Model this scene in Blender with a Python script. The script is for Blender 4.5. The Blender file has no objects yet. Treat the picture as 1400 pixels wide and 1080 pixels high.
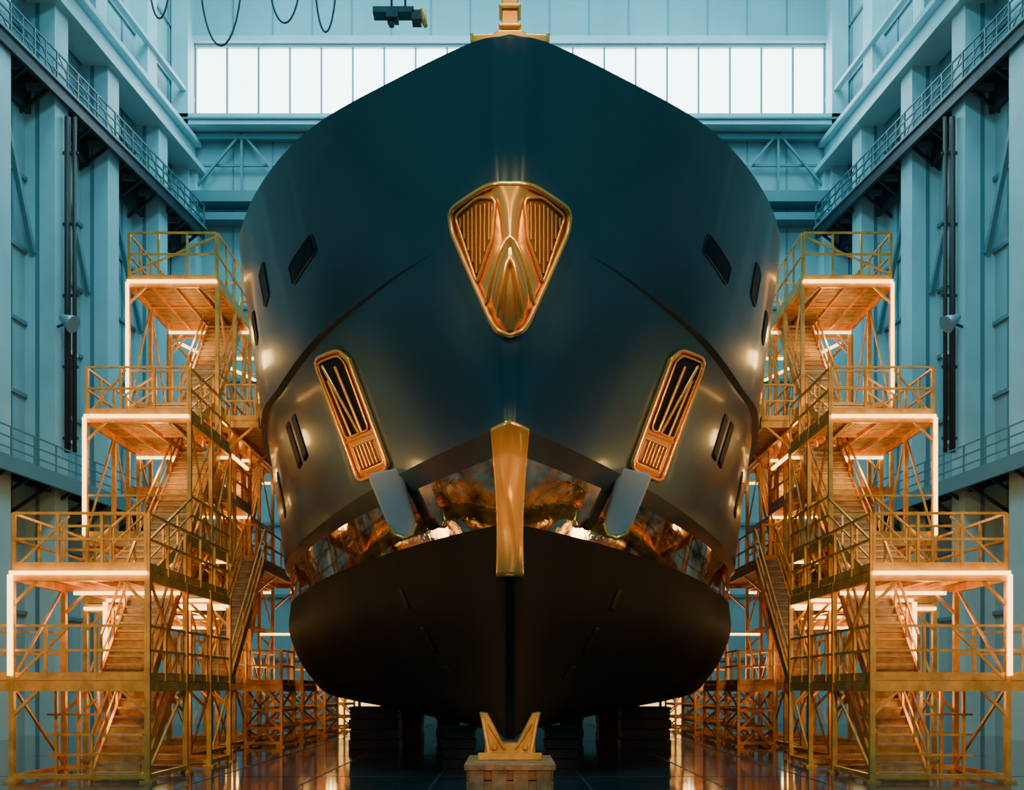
import bpy, math, random
from mathutils import Vector
from mathutils.bvhtree import BVHTree
random.seed(4)
S=bpy.context.scene
COL=S.collection

# ------------------------------------------------------------ materials
def mat(name,col,rough=.5,metal=0,emit=None,es=0,noise=None,bump=0,bscale=5,coat=0,dist=0,stretch=None,spec=None):
    m=bpy.data.materials.new(name); m.use_nodes=True
    nt=m.node_tree; b=nt.nodes['Principled BSDF']
    b.inputs['Base Color'].default_value=(*col,1)
    b.inputs['Roughness'].default_value=rough
    b.inputs['Metallic'].default_value=metal
    if spec is not None: b.inputs['Specular IOR Level'].default_value=spec
    if coat: b.inputs['Coat Weight'].default_value=coat; b.inputs['Coat Roughness'].default_value=.1
    if emit:
        b.inputs['Emission Color'].default_value=(*emit,1); b.inputs['Emission Strength'].default_value=es
    tc=nt.nodes.new('ShaderNodeTexCoord')
    mp=nt.nodes.new('ShaderNodeMapping'); nt.links.new(tc.outputs['Object'],mp.inputs['Vector'])
    if stretch: mp.inputs['Scale'].default_value=stretch
    if noise:
        n=nt.nodes.new('ShaderNodeTexNoise'); n.inputs['Scale'].default_value=noise[0]; n.inputs['Detail'].default_value=6
        r=nt.nodes.new('ShaderNodeValToRGB')
        k=noise[1]
        r.color_ramp.elements[0].position=.3; r.color_ramp.elements[1].position=.7
        r.color_ramp.elements[0].color=(*[c*(1-k) for c in col],1)
        r.color_ramp.elements[1].color=(*[min(1,c*(1+k)) for c in col],1)
        nt.links.new(mp.outputs[0],n.inputs['Vector']); nt.links.new(n.outputs['Fac'],r.inputs[0]); nt.links.new(r.outputs[0],b.inputs['Base Color'])
    if bump:
        n=nt.nodes.new('ShaderNodeTexNoise'); n.inputs['Scale'].default_value=bscale; n.inputs['Distortion'].default_value=dist; n.inputs['Detail'].default_value=3
        bp=nt.nodes.new('ShaderNodeBump'); bp.inputs['Strength'].default_value=bump
        nt.links.new(mp.outputs[0],n.inputs['Vector']); nt.links.new(n.outputs['Fac'],bp.inputs['Height']); nt.links.new(bp.outputs[0],b.inputs['Normal'])
    return m

M_hull=mat('hull_paint',(.038,.078,.092),.33,.3,noise=(.5,.10),coat=.4)
M_anti=mat('bottom_paint',(.0035,.006,.0075),.6,.0,noise=(.8,.2),spec=.12)
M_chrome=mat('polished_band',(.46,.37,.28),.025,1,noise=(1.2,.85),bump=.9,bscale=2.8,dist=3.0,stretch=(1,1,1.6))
M_gold=mat('polished_gold',(.98,.46,.10),.25,.75,bump=.2,bscale=3,dist=1.0)
M_goldl=mat('liquid_gold',(.98,.46,.11),.22,.75,bump=1.0,bscale=1.5,dist=2.5,stretch=(2.6,1,.7))
M_dark=mat('opening_shade',(.005,.005,.005),.5,spec=.15)  # black surface patches; the shade inside openings is put into the colour
M_brown=mat('recess_shade',(.26,.10,.02),.4,.4)  # brown patches with no depth; recess darkness is painted in
M_fin=mat('fin_steel',(.30,.29,.28),.45,.1)
M_scaf=mat('scaffold_orange',(.74,.31,.05),.40,.3,noise=(3,.3))
M_deck=mat('deck_grating',(.42,.21,.055),.55,.2,noise=(4,.4))
M_step=mat('stair_tread',(.46,.30,.17),.6,0,noise=(5,.2))
M_led=mat('led_strip',(1,.5,.15),.5,0,emit=(1,.58,.13),es=6)
M_wall=mat('wall_panel',(.25,.39,.42),.6,0,noise=(.25,.12))  # lightened tone; the haze of the hall is put into the colour
M_wall2=mat('steel_paint_pale',(.36,.53,.56),.5,0,noise=(.5,.1))  # paler columns and beams, with hall haze mixed into the colour
M_girt=mat('steel_girt',(.12,.22,.25),.5,.1)
M_dsteel=mat('dark_steel',(.025,.04,.05),.5,.3,noise=(2,.3))
M_rail=mat('catwalk_rail',(.09,.15,.17),.5,.2)
M_win=mat('window_daylight',(1,1,1),.3,0,emit=(.9,.98,1),es=6)
M_pipe=mat('rusty_pipe',(.06,.03,.025),.5,.3)
M_wood=mat('timber_block',(.42,.17,.06),.7,0,noise=(6,.4))
M_block=mat('black_block',(.012,.013,.015),.6)
M_cable=mat('cable_rubber',(.02,.03,.035),.6)
M_lamp=mat('lamp_housing',(.35,.42,.44),.4,.4)
M_far=mat('doorway_glow',(1,.6,.3),.5,0,emit=(1,.52,.13),es=3)

fl=mat('floor_concrete',(.026,.038,.043),.08,0,noise=(.35,.35),bump=.04,bscale=.8,spec=.8)
# ------------------------------------------------------------ mesh builder
class MB:
    def __init__(s): s.v=[]; s.f=[]; s.mi=[]; s.mats=[]; s.sm=[]
    def m(s,mt):
        if mt not in s.mats: s.mats.append(mt)
        return s.mats.index(mt)
    def box(s,a,b,mt):
        x0,y0,z0=a; x1,y1,z1=b
        n=len(s.v)
        s.v+= [(x0,y0,z0),(x1,y0,z0),(x1,y1,z0),(x0,y1,z0),(x0,y0,z1),(x1,y0,z1),(x1,y1,z1),(x0,y1,z1)]
        s._bf(n,mt)
    def _bf(s,n,mt):
        i=s.m(mt)
        for f in ((0,3,2,1),(4,5,6,7),(0,1,5,4),(1,2,6,5),(2,3,7,6),(3,0,4,7)):
            s.f.append([n+k for k in f]); s.mi.append(i); s.sm.append(False)
    def beam(s,p,q,w,h,mt):
        p=Vector(p);q=Vector(q);d=(q-p)
        if d.length<1e-6: return
        d.normalize()
        up=Vector((0,0,1)) if abs(d.z)<.95 else Vector((0,1,0))
        r=d.cross(up).normalized(); u=r.cross(d).normalized()
        r*=w/2;u*=h/2
        n=len(s.v)
        for c in (p,q):
            for a,b in ((-1,-1),(1,-1),(1,1),(-1,1)):
                s.v.append(tuple(c+r*a+u*b))
        i=s.m(mt)
        for f in ((3,2,1,0),(4,5,6,7),(1,5,4,0),(2,6,5,1),(3,7,6,2),(0,4,7,3)):
            s.f.append([n+k for k in f]); s.mi.append(i); s.sm.append(False)
    def cyl(s,p,q,r,mt,seg=10,r2=None):
        p=Vector(p);q=Vector(q);d=(q-p).normalized(); r2=r if r2 is None else r2
        up=Vector((0,0,1)) if abs(d.z)<.95 else Vector((0,1,0))
        a=d.cross(up).normalized(); b=a.cross(d)
        n=len(s.v); i=s.m(mt)
        for c,rr in ((p,r),(q,r2)):
            for k in range(seg):
                t=2*math.pi*k/seg; s.v.append(tuple(c+a*math.cos(t)*rr+b*math.sin(t)*rr))
        for k in range(seg):
            k2=(k+1)%seg; s.f.append([n+k,n+k2,n+seg+k2,n+seg+k]); s.mi.append(i); s.sm.append(True)
        s.f.append([n+k for k in range(seg)][::-1]); s.mi.append(i); s.sm.append(False)
        s.f.append([n+seg+k for k in range(seg)]); s.mi.append(i); s.sm.append(False)
    def grid(s,rows,mt,smooth=True,flip=False):
        n=len(s.v); R=len(rows); C=len(rows[0]); i=s.m(mt)
        for r in rows:
            for p in r: s.v.append(tuple(p))
        for a in range(R-1):
            for b in range(C-1):
                f=[n+a*C+b,n+a*C+b+1,n+(a+1)*C+b+1,n+(a+1)*C+b]
                if flip: f.reverse()
                s.f.append(f); s.mi.append(i); s.sm.append(smooth)
    def prism(s,poly,y0,y1,mt):
        n=len(s.v);i=s.m(mt);k=len(poly)
        for y in (y0,y1):
            for x,z in poly: s.v.append((x,y,z))
        s.f.append(list(range(n,n+k))); s.mi.append(i); s.sm.append(False)
        s.f.append(list(range(n+k,n+2*k))[::-1]); s.mi.append(i); s.sm.append(False)
        for a in range(k):
            b=(a+1)%k; s.f.append([n+a,n+k+a,n+k+b,n+b]); s.mi.append(i); s.sm.append(False)
    def obj(s,name,parent=None,bevel=0):
        me=bpy.data.meshes.new(name); me.from_pydata(s.v,[],s.f)
        for m_ in s.mats: me.materials.append(m_)
        me.polygons.foreach_set('material_index',s.mi); me.polygons.foreach_set('use_smooth',s.sm)
        me.update()
        o=bpy.data.objects.new(name,me); COL.objects.link(o)
        if parent: o.parent=parent
        if bevel:
            bv=o.modifiers.new('bevel','BEVEL'); bv.width=bevel; bv.segments=2
        return o
def empty(name):
    o=bpy.data.objects.new(name,None); COL.objects.link(o); return o
def tube(name,lines,r,mt,parent,cyclic=False):
    cu=bpy.data.curves.new(name,'CURVE'); cu.dimensions='3D'; cu.bevel_depth=r; cu.bevel_resolution=2; cu.use_fill_caps=True
    for L in lines:
        sp=cu.splines.new('POLY'); sp.points.add(len(L)-1)
        for k,p in enumerate(L): sp.points[k].co=(p[0],p[1],p[2],1)
        sp.use_cyclic_u=cyclic; sp.use_smooth=True
    cu.materials.append(mt)
    o=bpy.data.objects.new(name,cu); COL.objects.link(o)
    if parent: o.parent=parent
    return o

# ------------------------------------------------------------ hull
R=[
 [(18.0,0,13.42),(18.1,.62,13.42),(19.15,2.1,13.4),(20.7,3.9,13.4),(22.6,5.3,13.4),(25.0,6.5,13.4),(27.5,7.2,13.4),(33,7.75,13.4),(40,7.8,13.4),(53,7.6,13.4)],
 [(18.5,0,10.35),(18.65,.48,10.35),(20.0,1.9,10.25),(21.7,3.3,10.08),(23.3,4.55,9.82),(25.6,5.8,9.5),(28,6.8,9.35),(33,7.7,9.2),(40,7.8,9.2),(53,7.6,9.2)],
 [(19.0,0,6.85),(19.2,.32,6.83),(20.8,1.5,6.72),(22.4,2.58,6.58),(24.2,3.8,6.35),(26.5,5.05,6.1),(28.8,6.05,5.9),(33,7.2,5.65),(40,7.5,5.6),(53,7.3,5.6)],
 [(19.35,0,6.42),(19.55,.24,6.41),(21.05,1.35,6.32),(22.6,2.35,6.24),(24.5,3.62,6.08),(26.7,4.85,5.9),(28.95,5.87,5.72),(33,7.05,5.5),(40,7.4,5.45),(53,7.2,5.45)],
 [(19.8,0,5.18),(20.0,.2,5.18),(21.35,1.1,5.2),(22.95,2.15,5.18),(24.75,3.4,5.08),(26.9,4.7,4.95),(29.1,5.75,4.8),(33,7.05,4.6),(40,7.4,4.55),(53,7.2,4.6)],
 [(20.1,0,3.6),(20.3,.2,3.6),(21.6,.88,3.6),(23.2,1.85,3.6),(25,3.05,3.6),(27,4.4,3.6),(29.3,5.62,3.6),(33,7.07,3.62),(40,7.3,3.6),(53,7.1,3.6)],
 [(20.3,0,2.3),(20.5,.17,2.3),(21.8,.58,2.3),(23.4,1.3,2.3),(25.2,2.35,2.3),(27.2,3.6,2.3),(29.5,4.9,2.3),(33,6.42,2.35),(40,6.7,2.3),(53,6.5,2.3)],
 [(20.4,0,1.25),(20.6,.15,1.25),(21.9,.38,1.22),(23.5,.8,1.2),(25.3,1.4,1.22),(27.3,2.25,1.28),(29.6,3.35,1.4),(33,5.2,1.62),(40,5.5,1.6),(53,5.3,1.6)],
 [(20.5,0,.97),(20.6,.10,.97),(22.0,.14,.97),(23.6,.15,.97),(25.3,.15,.98),(27.3,.15,1.0),(29.6,.15,1.05),(33,.15,1.15),(40,.15,1.2),(53,.15,1.2)],
]
R=[[Vector((b,a,c)) for a,b,c in r] for r in R]
def cr(p0,p1,p2,p3,t):
    return .5*((2*p1)+(-p0+p2)*t+(2*p0-5*p1+4*p2-p3)*t*t+(-p0+3*p1-3*p2+p3)*t**3)
NS=9
def sample_rail(r):
    g=Vector((-r[1].x,r[1].y,r[1].z)); pts=[g]+r+[r[-1]*2-r[-2]]
    out=[]
    for i in range(len(r)-1):
        for k in range(NS): out.append(cr(pts[i],pts[i+1],pts[i+2],pts[i+3],k/NS))
    out.append(r[-1].copy()); return out
rails=[sample_rail(r) for r in R]
def full(row): return [Vector((-p.x,p.y,p.z)) for p in row[:0:-1]]+row
def lerp_rows(a,b,n): return [[p.lerp(q,k/n) for p,q in zip(a,b)] for k in range(n+1)]
yacht=empty('motor_yacht')
hb=MB()
NC=len(rails[0])
rows=lerp_rows(rails[0],rails[1],8)
hb.grid([full(r) for r in rows],M_hull,flip=True)
ins=[]
for i,p in enumerate(rails[1]):
    f=min(1,max(0,(i-15)/22)); ins.append(Vector((p.x-.17*f,p.y+.04*f,p.z-.03*f)))
hb.grid([full(rails[1]),full(ins)],M_hull,flip=True)
hb.grid([full(r) for r in lerp_rows(ins,rails[2],8)],M_hull,flip=True)
hb.grid([full(r) for r in lerp_rows(rails[2],rails[3],2)],M_hull,flip=True)
hb.grid([full(r) for r in lerp_rows(rails[3],rails[4],6)],M_chrome,flip=True)
br=rails[4:]
pts=[[a*2-b for a,b in zip(br[0],br[1])]]+br+[[a.copy() for a in br[-1]]]
rows=[]
for i in range(len(br)-1):
    for k in range(6):
        rows.append([cr(pts[i][c],pts[i+1][c],pts[i+2][c],pts[i+3][c],k/6) for c in range(NC)])
rows.append(br[-1])
for r in rows: r[0].x=0
hb.grid([full(r) for r in rows],M_anti,flip=True)
kl=br[-1]; hb.grid([[Vector((-p.x,p.y,p.z)) for p in kl],kl],M_anti,False)
dk=rails[0]; hb.grid([[Vector((-p.x,p.y,p.z)) for p in dk],[Vector((0,p.y,p.z+.05)) for p in dk],dk],M_fin,False)
lastcol=[r[-1] for r in rails]
hb.grid([[Vector((-p.x,p.y,p.z)) for p in lastcol],lastcol],M_hull,False)
hull=hb.obj('hull',yacht)
bvh=BVHTree.FromPolygons([Vector(v) for v in hb.v],hb.f)
def P(x,z,off=0.0):
    h,n,_,_=bvh.ray_cast(Vector((x,5,z)),Vector((0,1,0)))
    if h is None:
        h,n,_,_=bvh.find_nearest(Vector((x,24,z)))
    if n.y>0: n=-n
    return h+n*off
def rnd(poly,r=.25,n=4):
    out=[];k=len(poly)
    for i in range(k):
        a=Vector(poly[i-1]);b=Vector(poly[i]);c=Vector(poly[(i+1)%k])
        da=(a-b);dc=(c-b);ra=min(r,da.length*.45);rc=min(r,dc.length*.45)
        p=b+da.normalized()*ra;q=b+dc.normalized()*rc
        for j in range(n+1):
            t=j/n; out.append(tuple((1-t)**2*p+2*t*(1-t)*b+t*t*q))
    return out
def dens(poly,step=.15):
    out=[];k=len(poly)
    for i in range(k):
        a=Vector(poly[i]);b=Vector(poly[(i+1)%k]);n=max(1,int((b-a).length/step))
        for j in range(n): out.append(tuple(a.lerp(b,j/n)))
    return out
def patch(mb,poly,off,mt,rings=6):
    poly=dens(poly); cx=sum(p[0] for p in poly)/len(poly); cz=sum(p[1] for p in poly)/len(poly)
    rows=[]
    for r in range(rings+1):
        f=1-r/rings*.999
        row=[P(cx+(x-cx)*f,cz+(z-cz)*f,off) for x,z in poly]; row.append(row[0]); rows.append(row)
    edge=[P(x,z,-.05) for x,z in poly]; edge.append(edge[0])
    mb.grid([edge]+rows,mt,True)
def ring(poly,off): return [P(x,z,off) for x,z in dens(poly,.1)]
def line(a,b,off,n=8): return [P(a[0]+(b[0]-a[0])*i/n,a[1]+(b[1]-a[1])*i/n,off) for i in range(n+1)]

# ---- centre anchor pocket
cap=empty('bow_anchor_pocket'); cap.parent=yacht
sh=[(-.36,11.0),(.36,11.0),(1.06,10.84),(1.02,10.48),(.25,8.62),(.12,8.44),(-.12,8.44),(-.25,8.62),(-1.02,10.48),(-1.06,10.84)]
sh=rnd(sh,.14)
def rec(s,k=1.0):
    pl=[(.94,10.70),(.52,10.86),(.24,10.76),(.28,10.1),(.54,9.46)]
    cx=.5;cz=10.3
    return rnd([(s*(cx+(x-cx)*k),cz+(z-cz)*k) for x,z in pl],.1)
mb=MB(); patch(mb,sh,.05,M_gold,8)
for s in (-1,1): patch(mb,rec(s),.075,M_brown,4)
mb.obj('pocket_plate',cap)
tube('pocket_rim',[ring(sh,.09)],.055,M_gold,cap,True)
sl=[]
for s in (-1,1):
    for i in range(8):
        x=.32+i*.075
        zt=10.85-(x-.5)*.36 if x>.5 else 10.80
        zb=10.1-(x-.28)*2.4 if x<.54 else 9.5+(x-.54)*2.9
        if zt-zb>.3: sl.append(line((s*x,zt-.08),(s*x,zb+.1),.11,6))
tube('louvres',sl,.015,M_gold,cap)
tube('recess_rims',[[P(x,z,.10) for x,z in dens(rec(s,1.02),.1)] for s in (-1,1)],.028,M_gold,cap,True)
mb=MB()
prof=[(10.96,.32,.08),(10.7,.22,.16),(10.35,.17,.22),(10.05,.15,.28),(9.8,.19,.32),(9.5,.29,.34),(9.2,.36,.34),(8.98,.32,.28),(8.75,.22,.2),(8.5,.12,.1)]
rows=[]
for z,w,h in prof:
    rows.append([P(w*k/6,z,.06)+Vector((0,-h*math.cos(k/6*math.pi/2)**.7,0)) for k in range(-6,7)])
mb.grid(rows,M_gold); mb.obj('anchor_shank',cap)
fl_=[]
for s in (-1,1):
    fl_.append([P(s*x,z,.06)+Vector((0,-h,0)) for x,z,h in [(0,10.0,.38),(.1,9.9,.40),(.2,9.65,.40),(.29,9.3,.37),(.36,9.0,.28),(.40,8.98,.18)]])
    fl_.append([P(s*x,z,.06)+Vector((0,-h,0)) for x,z,h in [(0,9.65,.40),(.08,9.5,.42),(.14,9.1,.40),(.18,8.8,.3),(.19,8.7,.2)]])
tube('anchor_flukes',fl_,.04,M_gold,cap)

# ---- side anchor pockets
for s in (-1,1):
    e=empty('side_anchor_pocket'); e.parent=yacht
    def L(a,b):
        l=Vector((4.45,9.55)).lerp(Vector((3.40,6.72)),a); r=Vector((3.56,9.44)).lerp(Vector((2.58,6.78)),a)
        p=l.lerp(r,(b+1)/2); return (s*p.x,p.y)
    outer=rnd([L(0,-.8),L(0,.6),L(.08,1),L(.97,1),L(1,.8),L(1,-.8),L(.97,-1),L(.06,-1)],.12)
    inner=rnd([L(.04,-.76),L(.04,.5),L(.1,.74),L(.66,.74),L(.66,-.74),L(.09,-.82)],.1)
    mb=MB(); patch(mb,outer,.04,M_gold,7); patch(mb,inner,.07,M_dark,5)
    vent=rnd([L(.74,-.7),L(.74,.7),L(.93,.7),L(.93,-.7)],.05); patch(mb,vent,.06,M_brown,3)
    mb.obj('pocket_plate',e)
    tube('pocket_rim',[ring(outer,.08)],.042,M_gold,e,True)
    tube('pocket_inner_rim',[ring(inner,.10)],.022,M_gold,e,True)
    ln=lambda a,b,o: line(a,b,o,10)
    tube('stock_bars',[ln(L(.08,-.5),L(.66,.2),.13),ln(L(.12,.2),L(.66,.35),.12),ln(L(.66,-.35),L(.2,-.5),.11)],.038,M_gold,e)
    tube('vent_slats',[ln(L(.75,b),L(.92,b),.1) for b in (-.55,-.33,-.11,.11,.33,.55)]+[ln(L(.69,-.85),L(.69,.85),.1)],.018,M_gold,e)
    f=MB(); fp=rnd([(s*3.1,6.62),(s*2.34,6.78),(s*2.02,5.5),(s*2.12,5.28),(s*2.38,5.25),(s*2.62,5.45)],.14)
    if s>0: fp=fp[::-1]
    f.prism(fp,22.15,22.4,M_fin)
    f.obj('fin',e,.04)
    tube('fin_edge',[[(s*x,22.12,z) for x,z in [(2.02,5.55),(2.1,5.3),(2.3,5.22),(2.5,5.3),(2.62,5.5)]]],.045,M_gold,e)
# ---- portholes and slots
def port(poly,name='porthole',r=.08,rim=True):
    for s in (-1,1):
        pl=rnd([(s*x,z) for x,z in poly],r)
        mb=MB(); patch(mb,pl,.02,M_dark,4); o=mb.obj(name,yacht)
        if rim: tube(name+'_rim',[ring(pl,.02)],.014,M_hull,yacht,True)
port([(4.99,11.50),(4.26,11.76),(4.15,11.38),(4.9,11.08)],r=.08)
port([(6.07,12.0),(5.85,12.12),(5.76,11.42),(5.97,11.27)],r=.05)
port([(6.62,11.5),(6.5,11.6),(6.44,10.98),(6.54,10.82)],r=.05)
port([(5.76,8.72),(5.61,8.78),(5.27,7.68),(5.42,7.6)],'vent_slot',.05,False)
port([(5.50,8.78),(5.35,8.84),(5.02,7.76),(5.17,7.68)],'vent_slot',.05,False)
port([(6.6,7.95),(6.48,8.05),(6.28,6.95),(6.4,6.8)],'vent_slot',.04,False)
port([(2.60,4.3),(2.51,4.3),(2.30,3.8),(2.40,3.8)],'hull_slot',.02,False)
port([(2.07,3.4),(1.97,3.4),(1.65,2.8),(1.75,2.8)],'hull_slot',.02,False)
port([(1.5,2.5),(1.43,2.5),(1.15,2.2),(1.22,2.2)],'hull_slot',.02,False)

# ---- gold stem bar
def ystem(z):
    T=[(7.4,18.92),(6.85,19.0),(6.4,19.35),(5.05,19.8),(3.6,20.1),(3,20.2)]
    for (a,b),(c,d) in zip(T,T[1:]):
        if z>=c: return b+(d-b)*(a-z)/(a-c)
    return 20.2
mb=MB(); rows=[]
for i in range(41):
    t=i/40; z=6.88-t*2.72; w=.36-.10*math.sin(t*math.pi*.9)*.6-.07*t
    row=[]
    for k in range(-10,11):
        a=k/10; x=w*a; zz=z-.13*abs(a)*(1-t)
        y=ystem(z)-.32+.13*a*a+.05*math.exp(-((a-.25*math.sin(z*3.2))/.28)**2)-.05*math.exp(-((a+.6*math.sin(z*2.1+1))/.22)**2)
        row.append(Vector((x,y,zz)))
    row=[Vector((row[0].x*.98,ystem(z)+.75,row[0].z))]+row+[Vector((row[-1].x*.98,ystem(z)+.75,row[-1].z))]
    rows.append(row)
rows.insert(0,[Vector((p.x,ystem(6.8)+.4,p.z)) for p in rows[0]]); rows.append([Vector((p.x,ystem(4.2)+.4,p.z)) for p in rows[-1]])
mb.grid(rows,M_goldl,flip=True); mb.obj('stem_bar',yacht)
# ---- bow mast
mb=MB()
mb.prism([(-.7,13.44),(.7,13.44),(.66,13.58),(.3,13.6),(.22,13.66),(-.22,13.66),(-.3,13.6),(-.66,13.58)],18.15,18.7,M_gold)
mb.beam((0,18.4,13.6),(0,18.4,18.5),.3,.25,M_gold)
for z in (13.75,14.1,14.55,15.4,16.2): mb.box((-.2,18.2,z),(.2,18.6,z+.07),M_gold)
mb.beam((-.68,18.3,13.45),(-.68,18.3,13.7),.06,.06,M_gold); mb.beam((.68,18.3,13.45),(.68,18.3,13.7),.06,.06,M_gold)
mb.beam((-.9,18.4,17.5),(.9,18.4,17.5),.12,.12,M_gold)
mb.obj('bow_mast',yacht,.02)

# ------------------------------------------------------------ keel supports
mb=MB()
mb.box((-.8,18.8,0),(.8,21.2,.28),M_wood); mb.box((-.8,18.8,.30),(.8,21.2,.48),M_wood)
for x in (-.62,-.2,.2,.62): mb.box((x-.14,18.75,.02),(x+.14,18.84,.5),M_wood)
mb.box((-.84,18.72,.48),(.84,21.25,.6),M_wood)
mb.obj('keel_block',None,.015)
mb=MB()
mb.prism([(-.5,.6),(.5,.6),(.48,1.0),(.60,1.52),(.44,1.5),(.14,.92),(-.14,.92),(-.44,1.5),(-.60,1.52),(-.48,1.0)][::-1],19.9,20.5,M_scaf)
mb.box((-.62,19.7,.6),(.62,19.9,.74),M_scaf)
for s in (-1,1):
    mb.beam((s*.40,19.8,.7),(s*.52,19.85,1.4),.08,.08,M_scaf); mb.cyl((s*.3,19.75,.85),(s*.3,19.9,.85),.06,M_scaf)
    mb.beam((s*.1,19.85,.8),(s*.42,19.85,1.3),.05,.05,M_scaf)
mb.obj('keel_cradle',None,.02)
for s in (-1,1):
    for (x0,x1,y0,y1,h) in [(5.2,3.6,33,34.4,1.32),(1.7,.85,25.3,26.2,.98),(4.2,3.3,38,39.5,1.3),(2.2,1.5,30.5,31.5,1.05)]:
        mb=MB(); a,b=min(s*x0,s*x1),max(s*x0,s*x1); n=4
        for k in range(n):
            mb.box((a+.03*(k%2),y0+.03*(k%2),h*k/n),(b-.03*(k%2),y1,h*(k+1)/n-.02),M_block)
        mb.box((a,y0,h-.02),(b,y1,h+.06),M_block)
        mb.obj('bilge_block',None,.01)

# ------------------------------------------------------------ stair towers
def rail(mb,p,q,h=1.15,posts=None):
    p=Vector(p);q=Vector(q);d=(q-p).normalized();p=p+d*.045;q=q-d*.045
    n=posts or max(1,round((q-p).length/1.1))
    for i in range(n+1):
        c=p.lerp(q,i/n); mb.beam(c,c+Vector((0,0,h-.01)),.06,.06,M_scaf)
    for k in (1,.55): mb.beam(p+Vector((0,0,h*k)),q+Vector((0,0,h*k)),.054,.054,M_scaf)
    mb.beam(p+Vector((0,0,.09)),q+Vector((0,0,.09)),.03,.16,M_scaf)
def flight(mb,x0,x1,ya,za,yb,zb,hr=True):
    n=max(3,round((zb-za)/.2))
    for i in range(n):
        y=ya+(yb-ya)*(i+.5)/n; z=za+(zb-za)*(i+1)/n
        d=abs(yb-ya)/n
        mb.box((min(x0,x1),y-d*.55,z-.05),(max(x0,x1),y+d*.55,z),M_step)
        mb.box((min(x0,x1),y-d*.5,z-.2),(max(x0,x1),y-d*.5+.03,z-.06),M_deck)
    for x in (x0,x1):
        mb.beam((x,ya,za+.05),(x,yb,zb),.06,.26,M_scaf)
        if hr:
            mb.beam((x,ya,za+1.0),(x,yb,zb+1.0),.05,.05,M_scaf)
            mb.beam((x,ya,za+.55),(x,yb,zb+.55),.04,.04,M_scaf)
            for k in range(4):
                t=k/3; y=ya+(yb-ya)*t; z=za+(zb-za)*t; mb.beam((x,y,z),(x,y,z+1.0),.05,.05,M_scaf)
def deck(mb,x0,x1,y0,y1,z,hole=None):
    def plate(a,b,c,d):
        if b-a<.05 or d-c<.05: return
        n=max(1,round((d-c)/.28))
        for i in range(n):
            mb.box((a,c+(d-c)*i/n,z-.055),(b,c+(d-c)*(i+1)/n-.03,z+.005),M_deck)
    if hole:
        hx0,hx1,hy0,hy1=hole
        plate(x0,hx0,y0,y1); plate(hx1,x1,y0,y1); plate(hx0,hx1,y0,hy0); plate(hx0,hx1,hy1,y1)
    else: plate(x0,x1,y0,y1)
    for y in (y0,y1): mb.beam((x0,y,z-.125),(x1,y,z-.125),.096,.2,M_scaf)
    for x in (x0,x1): mb.beam((x,y0,z-.13),(x,y1,z-.13),.096,.2,M_scaf)
    n=max(1,round((x1-x0)/.7))
    for i in range(1,n): 
        x=x0+(x1-x0)*i/n; mb.beam((x,y0,z-.12),(x,y1,z-.12),.05,.1,M_scaf)
def mirror(mb,s):
    if s>0:
        mb.v=[(-x,y,z) for x,y,z in mb.v]; mb.f=[f[::-1] for f in mb.f]
def frame(mb,x0,x1,ys,z0,z1,levels,t=.11,brace=True,feet=True):
    for y in ys:
        for x in (x0,x1):
            mb.beam((x,y,z0),(x,y,z1-.012),t,t,M_scaf)
            if feet: mb.box((x-.14,y-.14,z0),(x+.14,y+.14,z0+.05),M_scaf)
    lv=[z0+.2]+levels
    for z in lv:
        for y in ys: mb.beam((x0,y,z-.065),(x1,y,z-.065),.08,.1,M_scaf)
        for x in (x0,x1): mb.beam((x,ys[0],z-.07),(x,ys[-1],z-.07),.08,.1,M_scaf)
    if brace:
        for i in range(len(lv)-1):
            a,b=lv[i],lv[i+1]
            for j in range(len(ys)-1):
                y0,y1=(ys[j],ys[j+1]) if (i+j)%2 else (ys[j+1],ys[j])
                mb.beam((x0,y0,a),(x0,y1,b-.1),.05,.05,M_scaf)
                mb.beam((x1,y1,a),(x1,y0,b-.1),.05,.05,M_scaf)
            for x,d in ((x0,.6),(x1,-.6)):
                mb.beam((x,ys[0],b-.75),(x+d,ys[0],b-.15),.06,.06,M_scaf)
                mb.beam((x,ys[-1],b-.75),(x+d,ys[-1],b-.15),.06,.06,M_scaf)
LW=.08
def led(mb,p,q): mb.beam(p,q,LW,LW,M_led)
LIGHTS=[]
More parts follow.
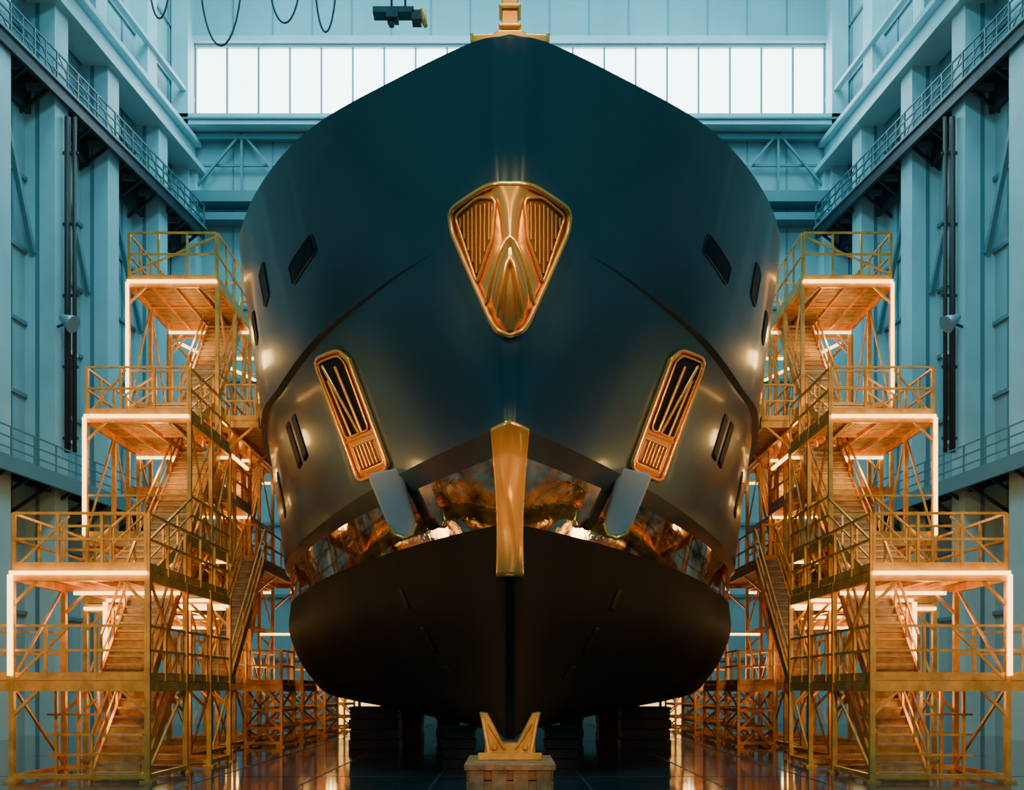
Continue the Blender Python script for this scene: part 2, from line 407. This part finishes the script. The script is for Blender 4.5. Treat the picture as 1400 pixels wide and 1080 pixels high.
for s in (-1,1):
    T=empty('stair_tower')
    mb=MB(); x0,x1=-10.45,-7.6
    frame(mb,x0,x1,[21.5,24.0],0,4.46,[2.15,4.46])
    frame(mb,x0+.25,x1,[25.9,27.7],0,4.46,[2.15,4.4])
    deck(mb,x0-2.5,x1,21.5,24.0,2.15,(-8.95,-7.75,21.9,23.6)); deck(mb,x0,x1-.01,24.12,27.7,2.15)
    for y in (21.5,24.0): mb.beam((x0-2.5,y,0),(x0-2.5,y,2.13),.11,.11,M_scaf)
    deck(mb,x0,x1,21.5,24.0,4.46,(-8.95,-7.75,22.8,23.9))
    deck(mb,-8.95,x1-.01,24.12,27.7,4.45); deck(mb,x0+.25,-9.9,24.12,27.7,4.45)
    rail(mb,(x0-2.5,21.5,2.15),(x1,21.5,2.15)); rail(mb,(x1,21.5,2.15),(x1,27.7,2.15)); rail(mb,(x0-2.5,24,2.15),(x0,24,2.15))
    rail(mb,(x0,21.5,4.46),(x1,21.5,4.46),1.2,3); rail(mb,(x1,21.5,4.46),(x1,27.6,4.46),1.2); rail(mb,(x0,21.5,4.46),(x0,27.6,4.46),1.2)
    rail(mb,(x0+.3,23.2,4.46),(x1-1.4,23.2,4.46),1.2,2)
    mb.beam((x0+.1,21.5,2.2),(x0+1.2,21.5,3.3),.05,.05,M_scaf)
    mb.beam((x0+.1,21.5,4.55),(x0+1.2,21.5,5.6),.045,.045,M_scaf)
    mb.beam((-8.9,21.6,.6),(x1,21.6,.6),.05,.05,M_scaf)
    for xx in (-10.1,-9.6,-9.15): mb.beam((xx,22.8,0),(xx,22.8,2.0),.06,.06,M_scaf)
    for z in (.5,.95,1.4): mb.beam((-10.3,22.8,z),(-9.1,22.8,z),.05,.05,M_scaf)
    mirror(mb,s); mb.obj('frame',T)
    mb=MB(); flight(mb,-8.9,-7.8,21.8,0,23.9,2.15); flight(mb,-8.9,-7.8,22.3,2.15,24.3,4.46); flight(mb,-9.85,-8.6,24.3,4.46,27.6,6.1)
    mirror(mb,s); mb.obj('stairs',T)
    mb=MB()
    led(mb,(x0,21.40,4.4),(x1,21.40,4.4)); led(mb,(x0,21.40,4.36),(x0,21.40,2.25)); led(mb,(x1,21.46,4.30),(x1,24.0,4.30))
    led(mb,(x0+.3,23.85,4.2),(x1-.1,23.85,4.2)); led(mb,(x0+.3,25.8,4.2),(x1,25.8,4.2)); led(mb,(x0+.3,27.6,4.2),(x1+.0,27.6,4.2))
    led(mb,(x0+.25,25.8,4.15),(x0+.25,25.8,2.3))
    mirror(mb,s); mb.obj('led_strips',T)
    LIGHTS+=[(s*9.2,22.6,3.9,70),(s*9.2,22.8,1.8,45),(s*9.3,26,3.7,75),(s*9.3,26,1.7,45),(s*9.3,24.5,6.3,80)]
    T=empty('stair_tower')
    mb=MB(); x0,x1=-11.6,-8.76
    frame(mb,x0,x1,[28.0,30.0,32.0],0,9.46,[2.15,4.3,6.1,9.46])
    deck(mb,x0,x1,28,32,2.15); deck(mb,x0,x1,28,32,4.3); deck(mb,x0,x1,28,32,6.1,(-10.2,-9,28.3,28.6))
    deck(mb,x0,x1,28,32,9.46,(-10.2,-8.9,30.2,31.8))
    rail(mb,(x0,28,6.1),(x1,28,6.1)); rail(mb,(x1,28,6.1),(x1,32,6.1)); rail(mb,(x0,28,9.46),(x1,28,9.46),1.3,3); rail(mb,(x0,28,9.46),(x0,32,9.46),1.3); rail(mb,(x1,28,9.46),(x1,32,9.46),1.3)
    rail(mb,(x1,28,4.3),(x1,32,4.3)); rail(mb,(x1,28,2.15),(x1,32,2.15))
    rail(mb,(x0,28,4.3),(x1,28,4.3))
    mb.beam((x0+.1,28,9.5),(x0+1.1,28,10.7),.045,.045,M_scaf)
    mirror(mb,s); mb.obj('frame',T)
    mb=MB(); flight(mb,-10.2,-9.0,28.6,6.1,31.9,9.46); flight(mb,-11.1,-9.3,29.6,9.46,32.1,10.8); flight(mb,-10.4,-9.2,28.4,4.3,30.8,6.1); flight(mb,-8.6,-7.9,29.0,2.15,33.0,6.1)
    mirror(mb,s); mb.obj('stairs',T)
    mb=MB()
    led(mb,(x0,27.90,9.4),(x1,27.90,9.4)); led(mb,(x0,27.90,9.36),(x0,27.90,6.15)); led(mb,(x1,27.96,9.30),(x1,34.2,9.30))
    led(mb,(x0,27.90,4.15),(x1+1,27.90,4.15)); led(mb,(x0,31.85,9.15),(x1,31.85,9.15)) ; led(mb,(x1,28,4.1),(x1,32,4.1))
    led(mb,(x0+.6,31.85,5.9),(x1,31.85,5.9)); led(mb,(x0,29.85,4.05),(x1,29.85,4.05))
    mirror(mb,s); mb.obj('led_strips',T)
    LIGHTS+=[(s*10.2,29.5,8.5,95),(s*10.2,29.8,5.5,75),(s*10.2,30,3.6,70),(s*10.2,30,1.6,50),(s*10.2,30,11.4,90)]
    T=empty('stair_tower')
    mb=MB(); x0,x1=-12.0,-9.2
    lv=[2.15,4.3,6.1,8.3,10.8,14.8]
    frame(mb,x0,x1,[32.2,34.2,36.2],0,14.8,lv)
    for z in lv: deck(mb,x0,x1,32.2,36.2,z)
    rail(mb,(x0,32.2,14.8),(x1,32.2,14.8),1.5,3); rail(mb,(x0,32.2,14.8),(x0,36.2,14.8),1.5); rail(mb,(x1,32.2,14.8),(x1,36.2,14.8),1.5); rail(mb,(x0,36.2,14.8),(x1,36.2,14.8),1.5)
    rail(mb,(x0,32.2,10.8),(x1,32.2,10.8)); rail(mb,(x1,32.2,10.8),(x1,36.2,10.8)); 
    for z in (6.1,10.6):
        deck(mb,x1+.12,-8.15,33,40,z); rail(mb,(-8.15,33,z),(-8.15,40,z)); rail(mb,(x1,33,z),(-8.15,33,z))
        for y in (33,36,40): mb.beam((x1,y,z-1.0),(-8.2,y,z-.15),.07,.07,M_scaf)
    for z in (2.15,4.3,8.3): rail(mb,(x1,32.2,z),(x1,36.2,z))
    mb.beam((x0,32.2,15),(x1,32.2,16.2),.05,.05,M_scaf)
    mirror(mb,s); mb.obj('frame',T)
    mb=MB(); flight(mb,-10.5,-9.4,32.6,10.8,36,14.8); flight(mb,-11.6,-10.6,33,6.1,35.5,8.3); flight(mb,-10.5,-9.4,33,8.3,36,10.8); flight(mb,-10.5,-9.4,33,4.3,35.5,6.1)
    mirror(mb,s); mb.obj('stairs',T)
    mb=MB()
    led(mb,(x0,32.10,14.74),(x1,32.10,14.74)); led(mb,(x0,32.10,14.7),(x0,32.10,10.85)); led(mb,(x1,32.16,14.62),(x1,36.2,14.62))
    led(mb,(x0,36.05,14.5),(x1,36.05,14.5)); led(mb,(x0,36.1,10.0),(x1,36.1,10.0)); led(mb,(x0,36.1,4.1),(x1,36.1,4.1)); led(mb,(x1,32.2,10.55),(x1,36.2,10.55))
    led(mb,(x0+.6,36.1,8.0),(x1,36.1,8.0))
    mirror(mb,s); mb.obj('led_strips',T)
    LIGHTS+=[(s*10.6,34,13.6,95),(s*10.6,34.5,9.9,90),(s*10.6,34.5,7.6,75),(s*10.4,34.5,3.6,65),(s*10.6,34,12,70),(s*10.6,33.5,17,70)]
    T=empty('stair_tower')
    mb=MB(); x0,x1=-12.2,-9.5
    frame(mb,x0,x1,[36.6,38.8,41],0,14.6,lv[:-1]+[14.6])
    for z in (2.15,6.1,10.8): deck(mb,x0,x1,36.6,41,z)
    rail(mb,(x1,36.6,2.15),(x1,41,2.15)); rail(mb,(x1,36.6,6.1),(x1,41,6.1)); rail(mb,(x0,36.6,10.8),(x1,36.6,10.8))
    mirror(mb,s); mb.obj('frame',T)
    mb=MB(); flight(mb,-10.8,-9.7,37,2.15,40,6.1); flight(mb,-10.8,-9.7,37,6.1,40.5,10.8)
    mirror(mb,s); mb.obj('stairs',T)
    mb=MB(); led(mb,(x0+1,38.6,14.4),(x1,38.6,14.4)); led(mb,(x0+1,40.6,10.1),(x1,40.6,10.1)); led(mb,(x0,41,5.8),(x1,41,5.8)); led(mb,(x0+.4,36.6,14.3),(x0+2,41,14.3))
    mirror(mb,s); mb.obj('led_strips',T)
    LIGHTS+=[(s*10.8,39,9.8,110),(s*10.8,39,5,100),(s*10.6,39,1.6,60),(s*10.8,39,13,100)]
    T=empty('scaffold_rack'); mb=MB()
    for (a,b,c,d) in [(-8.9,-7.7,34.5,36.5),(-8.9,-7.6,37.5,40),(-9,-7.6,42,45),(-9,-7.6,47,50)]:
        frame(mb,a,b,[c,d],0,2.1,[.7,1.3,2.1],.09,True); deck(mb,a,b,c,d,2.1)
        rail(mb,(b,c,2.1),(b,d,2.1)); rail(mb,(a,c,2.1),(b,c,2.1))
    for i in range(9): mb.beam((-8.6,37.45,.2+i*.22),(-7.8,37.45,.2+i*.22),.04,.04,M_scaf)
    mirror(mb,s); mb.obj('frame',T)
    mb=MB(); 
    for y,z in ((36.5,2.0),(42,1.9),(47,1.9)): led(mb,(-8.9,y,z+1.9),(-7.7,y,z+1.9)); mb.beam((-8.9,y,2.0),(-8.9,y,z+1.9),.06,.06,M_scaf); mb.beam((-7.7,y,2.0),(-7.7,y,z+1.9),.06,.06,M_scaf)
    mirror(mb,s); mb.obj('led_strips',T)
    LIGHTS+=[(s*8.2,41,2.9,110),(s*8,46,2.9,150)]
WARM=(1,.57,.155)
for i,(x,y,z,p) in enumerate(LIGHTS):
    l=bpy.data.lights.new('scaffold_fill','POINT'); l.energy=p; l.color=WARM; l.shadow_soft_size=.25  # added fill without fixtures, warms the scaffold beside the LED strips
    o=bpy.data.objects.new('scaffold_fill',l); o.location=(x,y,z); COL.objects.link(o)

# ------------------------------------------------------------ hall
YB=57; 
def wx(y): return 18.4+.12*(YB-y)
H=44; YF=-4
mb=MB(); n=len(mb.v)
mb.box((-30,YF,-.2),(30,YB+.5,0),fl); mb.obj('floor')
mb=MB()
for x in (-1.6,1.6,-4.3,4.3,-6.6,6.6): mb.box((x-.03,YF+.1,0),(x+.03,YB-.5,.004),M_dsteel)
for y in (19.5,23,30,38): mb.box((-14,y,0),(14,y+.04,.003),M_dsteel)
mb.obj('floor_joints')
mb=MB(); mb.box((-30,YF,H),(30,YB+.5,H+.3),M_wall); mb.obj('ceiling')
mb=MB(); wz0,wz1=33.45,37.65; ww=17.5
mb.box((-18.8,YB,0),(18.8,YB+.4,wz0),M_wall); mb.box((-18.8,YB,wz1),(18.8,YB+.4,H),M_wall)
for s in (-1,1): mb.box((min(s*ww,s*18.8),YB,wz0),(max(s*ww,s*18.8),YB+.4,wz1),M_wall)
for z in (3.5,7,11,15,19,23): mb.box((-18.4,YB-.15,z),(18.4,YB,z+.18),M_girt)
for i in range(-8,9): mb.box((i*2.2-.04,YB-.05,3.6),(i*2.2+.04,YB,33),M_girt)
for i in range(-8,9): mb.box((i*2.2-.04,YB-.05,38),(i*2.2+.04,YB,H),M_girt)
mb.box((-18.4,YB-1.2,32.7),(18.4,YB,33.3),M_wall2); mb.box((-18.4,YB-1.3,32.95),(18.4,YB-1.2,33.05),M_girt)
mb.box((-18.4,YB-.3,37.8),(18.4,YB,38.1),M_wall2)
mb.box((-18.4,YB-1.0,28.6),(18.4,YB,29.2),M_girt); mb.box((-18.4,YB-1.0,27.6),(18.4,YB,28.0),M_girt)
mb.beam((-18,YB-.4,32.4),(18,YB-.4,32.4),.3,.3,M_girt); mb.beam((-18,YB-.3,30.9),(18,YB-.3,30.9),.1,.12,M_girt)
for s in (-1,1):
    mb.beam((s*18,YB-.5,28.8),(s*14.8,YB-.5,32.6),.12,.12,M_girt); mb.beam((s*14.8,YB-.5,32.6),(s*11.6,YB-.5,28.8),.12,.12,M_girt)
    mb.beam((s*14.8,YB-.5,32.6),(s*14.8,YB-.5,29),.12,.12,M_girt)
    mb.beam((s*11.6,YB-.5,28.8),(s*11.6,YB-.5,32.6),.12,.12,M_girt)
    mb.box((s*18.0-.45,YB-1.2,0),(s*18.0+.45,YB,H),M_wall2)
mb.obj('wall_back')
mb=MB(); mb.box((-ww,YB+.12,wz0),(ww,YB+.16,wz1),M_win)
for i in range(21):
    x=-ww+i*ww/10; mb.box((x-.05,YB-.02,wz0),(x+.05,YB+.12,wz1),M_girt)
mb.box((-ww,YB-.05,wz0-.12),(ww,YB+.12,wz0+.05),M_wall2); mb.box((-ww,YB-.05,wz1-.05),(ww,YB+.12,wz1+.12),M_wall2)
mb.obj('window_1')
cols=[57-.3,52.3,47.3,43,39,34,28]
for s in (-1,1):
    side='left' if s<0 else 'right'
    mb=MB()
    def W(y,off,z): return (-(wx(y)-off),y,z)
    def wb(ya,yb,o0,o1,z0,z1,mt):
        n=len(mb.v)
        mb.v+=[W(ya,o0,z0),W(ya,o1,z0),W(yb,o1,z0),W(yb,o0,z0),W(ya,o0,z1),W(ya,o1,z1),W(yb,o1,z1),W(yb,o0,z1)]
        mb._bf(n,mt)
    wb(YF,YB+.4,-.3,0,0,H,M_wall)
    y=YB
    for z in range(2,44,3): wb(YF,YB,0,.12,z,z+.16,M_girt)
    for yy in [55.5,54,50.5,49,45.6,44.4,41.5,40.3,37]: wb(yy,yy+.1,0,.06,0,H,M_girt)
    for i,yy in enumerate(cols):
        wb(yy-.5,yy+.5,0,1.25,0,31,M_wall2)
        wb(yy-.5,yy+.5,0,.7,31,H,M_wall2)
        wb(yy-.52,yy+.52,.45,.62,0,31,M_girt)
    for ya,yb in zip(cols[1:4],cols[2:5]):
        mb.beam(W(ya-.6,.4,20),W(yb+.6,.4,27),.2,.2,M_girt)
    wb(20,YB-.1,.15,1.6,30.4,30.7,M_wall2); wb(20,YB-.1,.7,.95,30.7,32.0,M_wall2); wb(20,YB-.1,.35,1.3,32.0,32.25,M_wall2)
    wb(20,YB-.1,.6,.9,34.5,34.7,M_wall2)
    if s>0: mirror(mb,s)
    wall_o=mb.obj('wall_'+side)
    mb=MB()
    def cw(y,off,z): return (-(17.9+.15*(YB-y)-off),y,z)
    ys=[YB-1.3-1.5*i for i in range(20)]
    def cb(ya,yb,o0,o1,z0,z1,mt):
        n=len(mb.v)
        mb.v+=[cw(ya,o0,z0),cw(ya,o1,z0),cw(yb,o1,z0),cw(yb,o0,z0),cw(ya,o0,z1),cw(ya,o1,z1),cw(yb,o1,z1),cw(yb,o0,z1)]
        mb._bf(n,mt)
    ZC=27.0
    y1=YB-1.3; y0=ys[-1]
    cb(y0,y1,0,1.5,ZC-.1,ZC,M_dsteel); cb(y0,y1,0,.2,ZC-1.2,ZC,M_dsteel); cb(y0,y1,1.35,1.5,ZC-.6,ZC+.1,M_dsteel); cb(y0,y1,1.5,1.6,ZC-.1,ZC,M_girt)
    for yy in ys:
        mb.beam(cw(yy,1.45,ZC),cw(yy,1.45,ZC+1.2),.07,.07,M_rail); mb.beam(cw(yy,-.5,ZC-1.6),cw(yy,1.4,ZC-.1),.12,.12,M_dsteel)
        mb.beam(cw(yy,0,ZC-.2),cw(yy,1.4,ZC-.2),.12,.4,M_girt)
        mb.beam(cw(yy-.75,1.45,ZC),cw(yy-.75,1.45,ZC+1.2),.05,.05,M_rail)
    for k in (.4,.8,1.2): mb.beam(cw(y0,1.45,ZC+k),cw(y1,1.45,ZC+k),.06,.06,M_rail)
    for yy,y2 in zip(ys,ys[1:]): mb.beam(cw(yy,1.45,ZC),cw(y2,1.45,ZC+1.2),.04,.04,M_rail)
    if s>0: mirror(mb,s)
    mb.obj('crane_catwalk',wall_o)
    mb=MB(); ZL=10.6
    y0,y1=22,YB-1.5
    wb(y0,y1,.1,1.9,ZL-.12,ZL,M_dsteel); wb(y0,y1,1.8,1.95,ZL-.5,ZL+.1,M_girt); wb(y0,y1,.9,1.1,ZL-.5,ZL,M_dsteel)
    yy=y0
    while yy<y1:
        mb.beam(W(yy,1.87,ZL),W(yy,1.87,ZL+1.2),.06,.06,M_girt); mb.beam(W(yy,0,ZL-1.5),W(yy,1.8,ZL-.3),.12,.12,M_dsteel); yy+=1.5
    for k in (.4,.8,1.2): mb.beam(W(y0,1.87,ZL+k),W(y1,1.87,ZL+k),.05,.05,M_girt)
    if s>0: mirror(mb,s)
    mb.obj('wall_catwalk',wall_o)
    mb=MB()
    for o,r in ((1.45,.13),(1.75,.09)): mb.cyl(W(43.1,o,11.9),W(43.1,o,26),r,M_pipe)
    for z in range(12,26,3): mb.beam(W(43.1,1.26,z+.5),W(43.1,1.9,z+.5),.1,.1,M_dsteel)
    if s>0: mirror(mb,s)
    mb.obj('drain_pipes',wall_o)
    mb=MB()
    c=Vector(W(42.6,1.3,17.0)); mb.beam(c,c+Vector((.5,-.2,.1)),.08,.08,M_dsteel)
    p=c+Vector((.5,-.2,.1)); mb.cyl(p+Vector((-.25,0,.25)),p+Vector((.3,-.1,-.1)),.12,M_lamp,12,.38)
    if s>0: mirror(mb,s)
    mb.obj('wall_lamp')
    mb=MB(); wb(44.6,46.2,.02,.1,13,17,M_dsteel); wb(44.5,46.3,.1,.16,12.9,13.05,M_wall2); wb(44.5,46.3,.1,.16,16.9,17.1,M_wall2); wb(45.35,45.45,.1,.16,13,17,M_wall2)
    if s>0: mirror(mb,s)
    mb.obj('window_%d'%(2 if s<0 else 3))
    mb=MB(); mb.box((-9.5,YB-.1,0),(-7.2,YB-.06,3.2),M_far)
    for x in (-9.6,-8.35,-7.1): mb.box((x-.08,YB-.2,0),(x+.08,YB-.06,3.3),M_dsteel)
    mb.box((-9.6,YB-.2,3.2),(-7.0,YB-.06,3.4),M_dsteel); mb.box((-9.6,YB-.2,1.6),(-7.0,YB-.08,1.7),M_dsteel)
    if s>0: mirror(mb,s)
    mb.obj('door_%d'%(1 if s<0 else 2))
cr_=empty('overhead_crane')
mb=MB(); 
mb.box((-18.9,43.6,34.2),(18.9,44.4,35.6),M_wall2); mb.box((-18.9,45.6,34.2),(18.9,46.4,35.6),M_wall2)
mb.obj('bridge',cr_)
mb=MB()
mb.box((-6.2,43.6,34.0),(-3.8,46.4,34.2),M_dsteel)
mb.cyl((-5.2,45,34.1),(-5.2,45,31.8),.05,M_dsteel); mb.cyl((-4.6,45,34.1),(-4.6,45,31.8),.05,M_dsteel)
mb.box((-6.0,44.7,31.5),(-4.2,45.3,31.75),M_dsteel); mb.box((-5.4,44.7,31.3),(-4.9,45.3,31.5),M_dsteel)
mb.cyl((-5.2,45,31.3),(-5.2,45,31.05),.12,M_dsteel); mb.box((-4.3,44.7,31.2),(-3.9,45.3,31.6),M_pipe)
mb.cyl((-3.9,45,31.7),(-3.7,45,31.05),.22,M_scaf,10,.1)
mb.obj('hoist',cr_)
loops=[]
for cx,w,d,zt in ((-12.7,.95,3.8,34),(-9.9,.75,2.8,34),(-8.1,.5,3.2,34),(-15.4,.5,2.6,34)):
    loops.append([(cx-w*math.cos(math.pi*i/16),45,zt-d*math.sin(math.pi*i/16)) for i in range(17)])
tube('festoon_cables',loops,.045,M_cable,cr_)

# ------------------------------------------------------------ lights
def area(name,loc,rot,sx,sy,e,c):
    l=bpy.data.lights.new(name,'AREA'); l.shape='RECTANGLE'; l.size=sx; l.size_y=sy; l.energy=e; l.color=c
    o=bpy.data.objects.new(name,l); o.location=loc; o.rotation_euler=rot; COL.objects.link(o); return o
TEAL=(.27,.80,.95)
area('ceiling_light_rear',(0,48,43),(0,0,0),30,10,8000,TEAL)
area('bow_fill_overhead',(0,6,43),(math.radians(20),0,0),5,12,14000,TEAL)  # added overhead fill from an unseen source, brings teal onto the bow
for s in (-1,1):
    area('ceiling_light_side',(s*14,36,43),(0,math.radians(-15*s),0),6,25,3800,TEAL)
def spot(name,loc,tgt,e,c,ang,r=.3):
    l=bpy.data.lights.new(name,'SPOT'); l.energy=e; l.color=c; l.spot_size=math.radians(ang); l.spot_blend=.9; l.shadow_soft_size=r
    o=bpy.data.objects.new(name,l); o.location=loc; d=Vector(tgt)-Vector(loc); o.rotation_euler=d.to_track_quat('-Z','Y').to_euler(); COL.objects.link(o)
FW=(1,.54,.145)
for s in (-1,1):
    spot('tower_floodlight',(s*7.6,20.5,5.8),(s*3.2,23,7.4),620,(1,.46,.11),60)
    spot('anchor_fill',(s*3.5,9,13.5),(s*.1,18.7,9.8),4200,FW,15,.4)  # added warm fill for the gold centre pocket, no fixture
    spot('stem_fill',(s*2.5,8,8.0),(0,19.5,5.6),8000,FW,13,.4)  # unseen fill added to brighten the gold stem bar
    spot('pocket_fill',(s*8.5,13,9.5),(s*3.6,22.6,8.0),3000,FW,22,.4)  # added fill so the side pockets catch warm light
    spot('tower_front_fill',(s*6.0,9,8),(s*10,23,3.4),5000,WARM,36,.5)  # added fill in front, keeps lower tower faces orange
    spot('tower_front_fill',(s*7.5,11,14),(s*11.2,30,10.5),5600,WARM,30,.5)  # same kind of added fill, for the upper towers
spot('mast_fill',(0,9,17.5),(0,18.3,14.3),1500,FW,12,.3)  # added fill for the gold mast, source unseen
spot('cradle_fill',(0,10,3.2),(0,20,.7),1300,FW,15,.3)  # added fill that warms the cradle and timber front
w=bpy.data.worlds.new('world'); S.world=w; w.use_nodes=True
w.node_tree.nodes['Background'].inputs[0].default_value=(.08,.29,.36,1); w.node_tree.nodes['Background'].inputs[1].default_value=.7

cam=bpy.data.cameras.new('camera'); cam.sensor_width=36; cam.lens=36; cam.shift_x=.002; cam.shift_y=400/1400
co=bpy.data.objects.new('camera',cam); co.location=(0,0,2); co.rotation_euler=(math.pi/2,0,0); COL.objects.link(co); S.camera=co
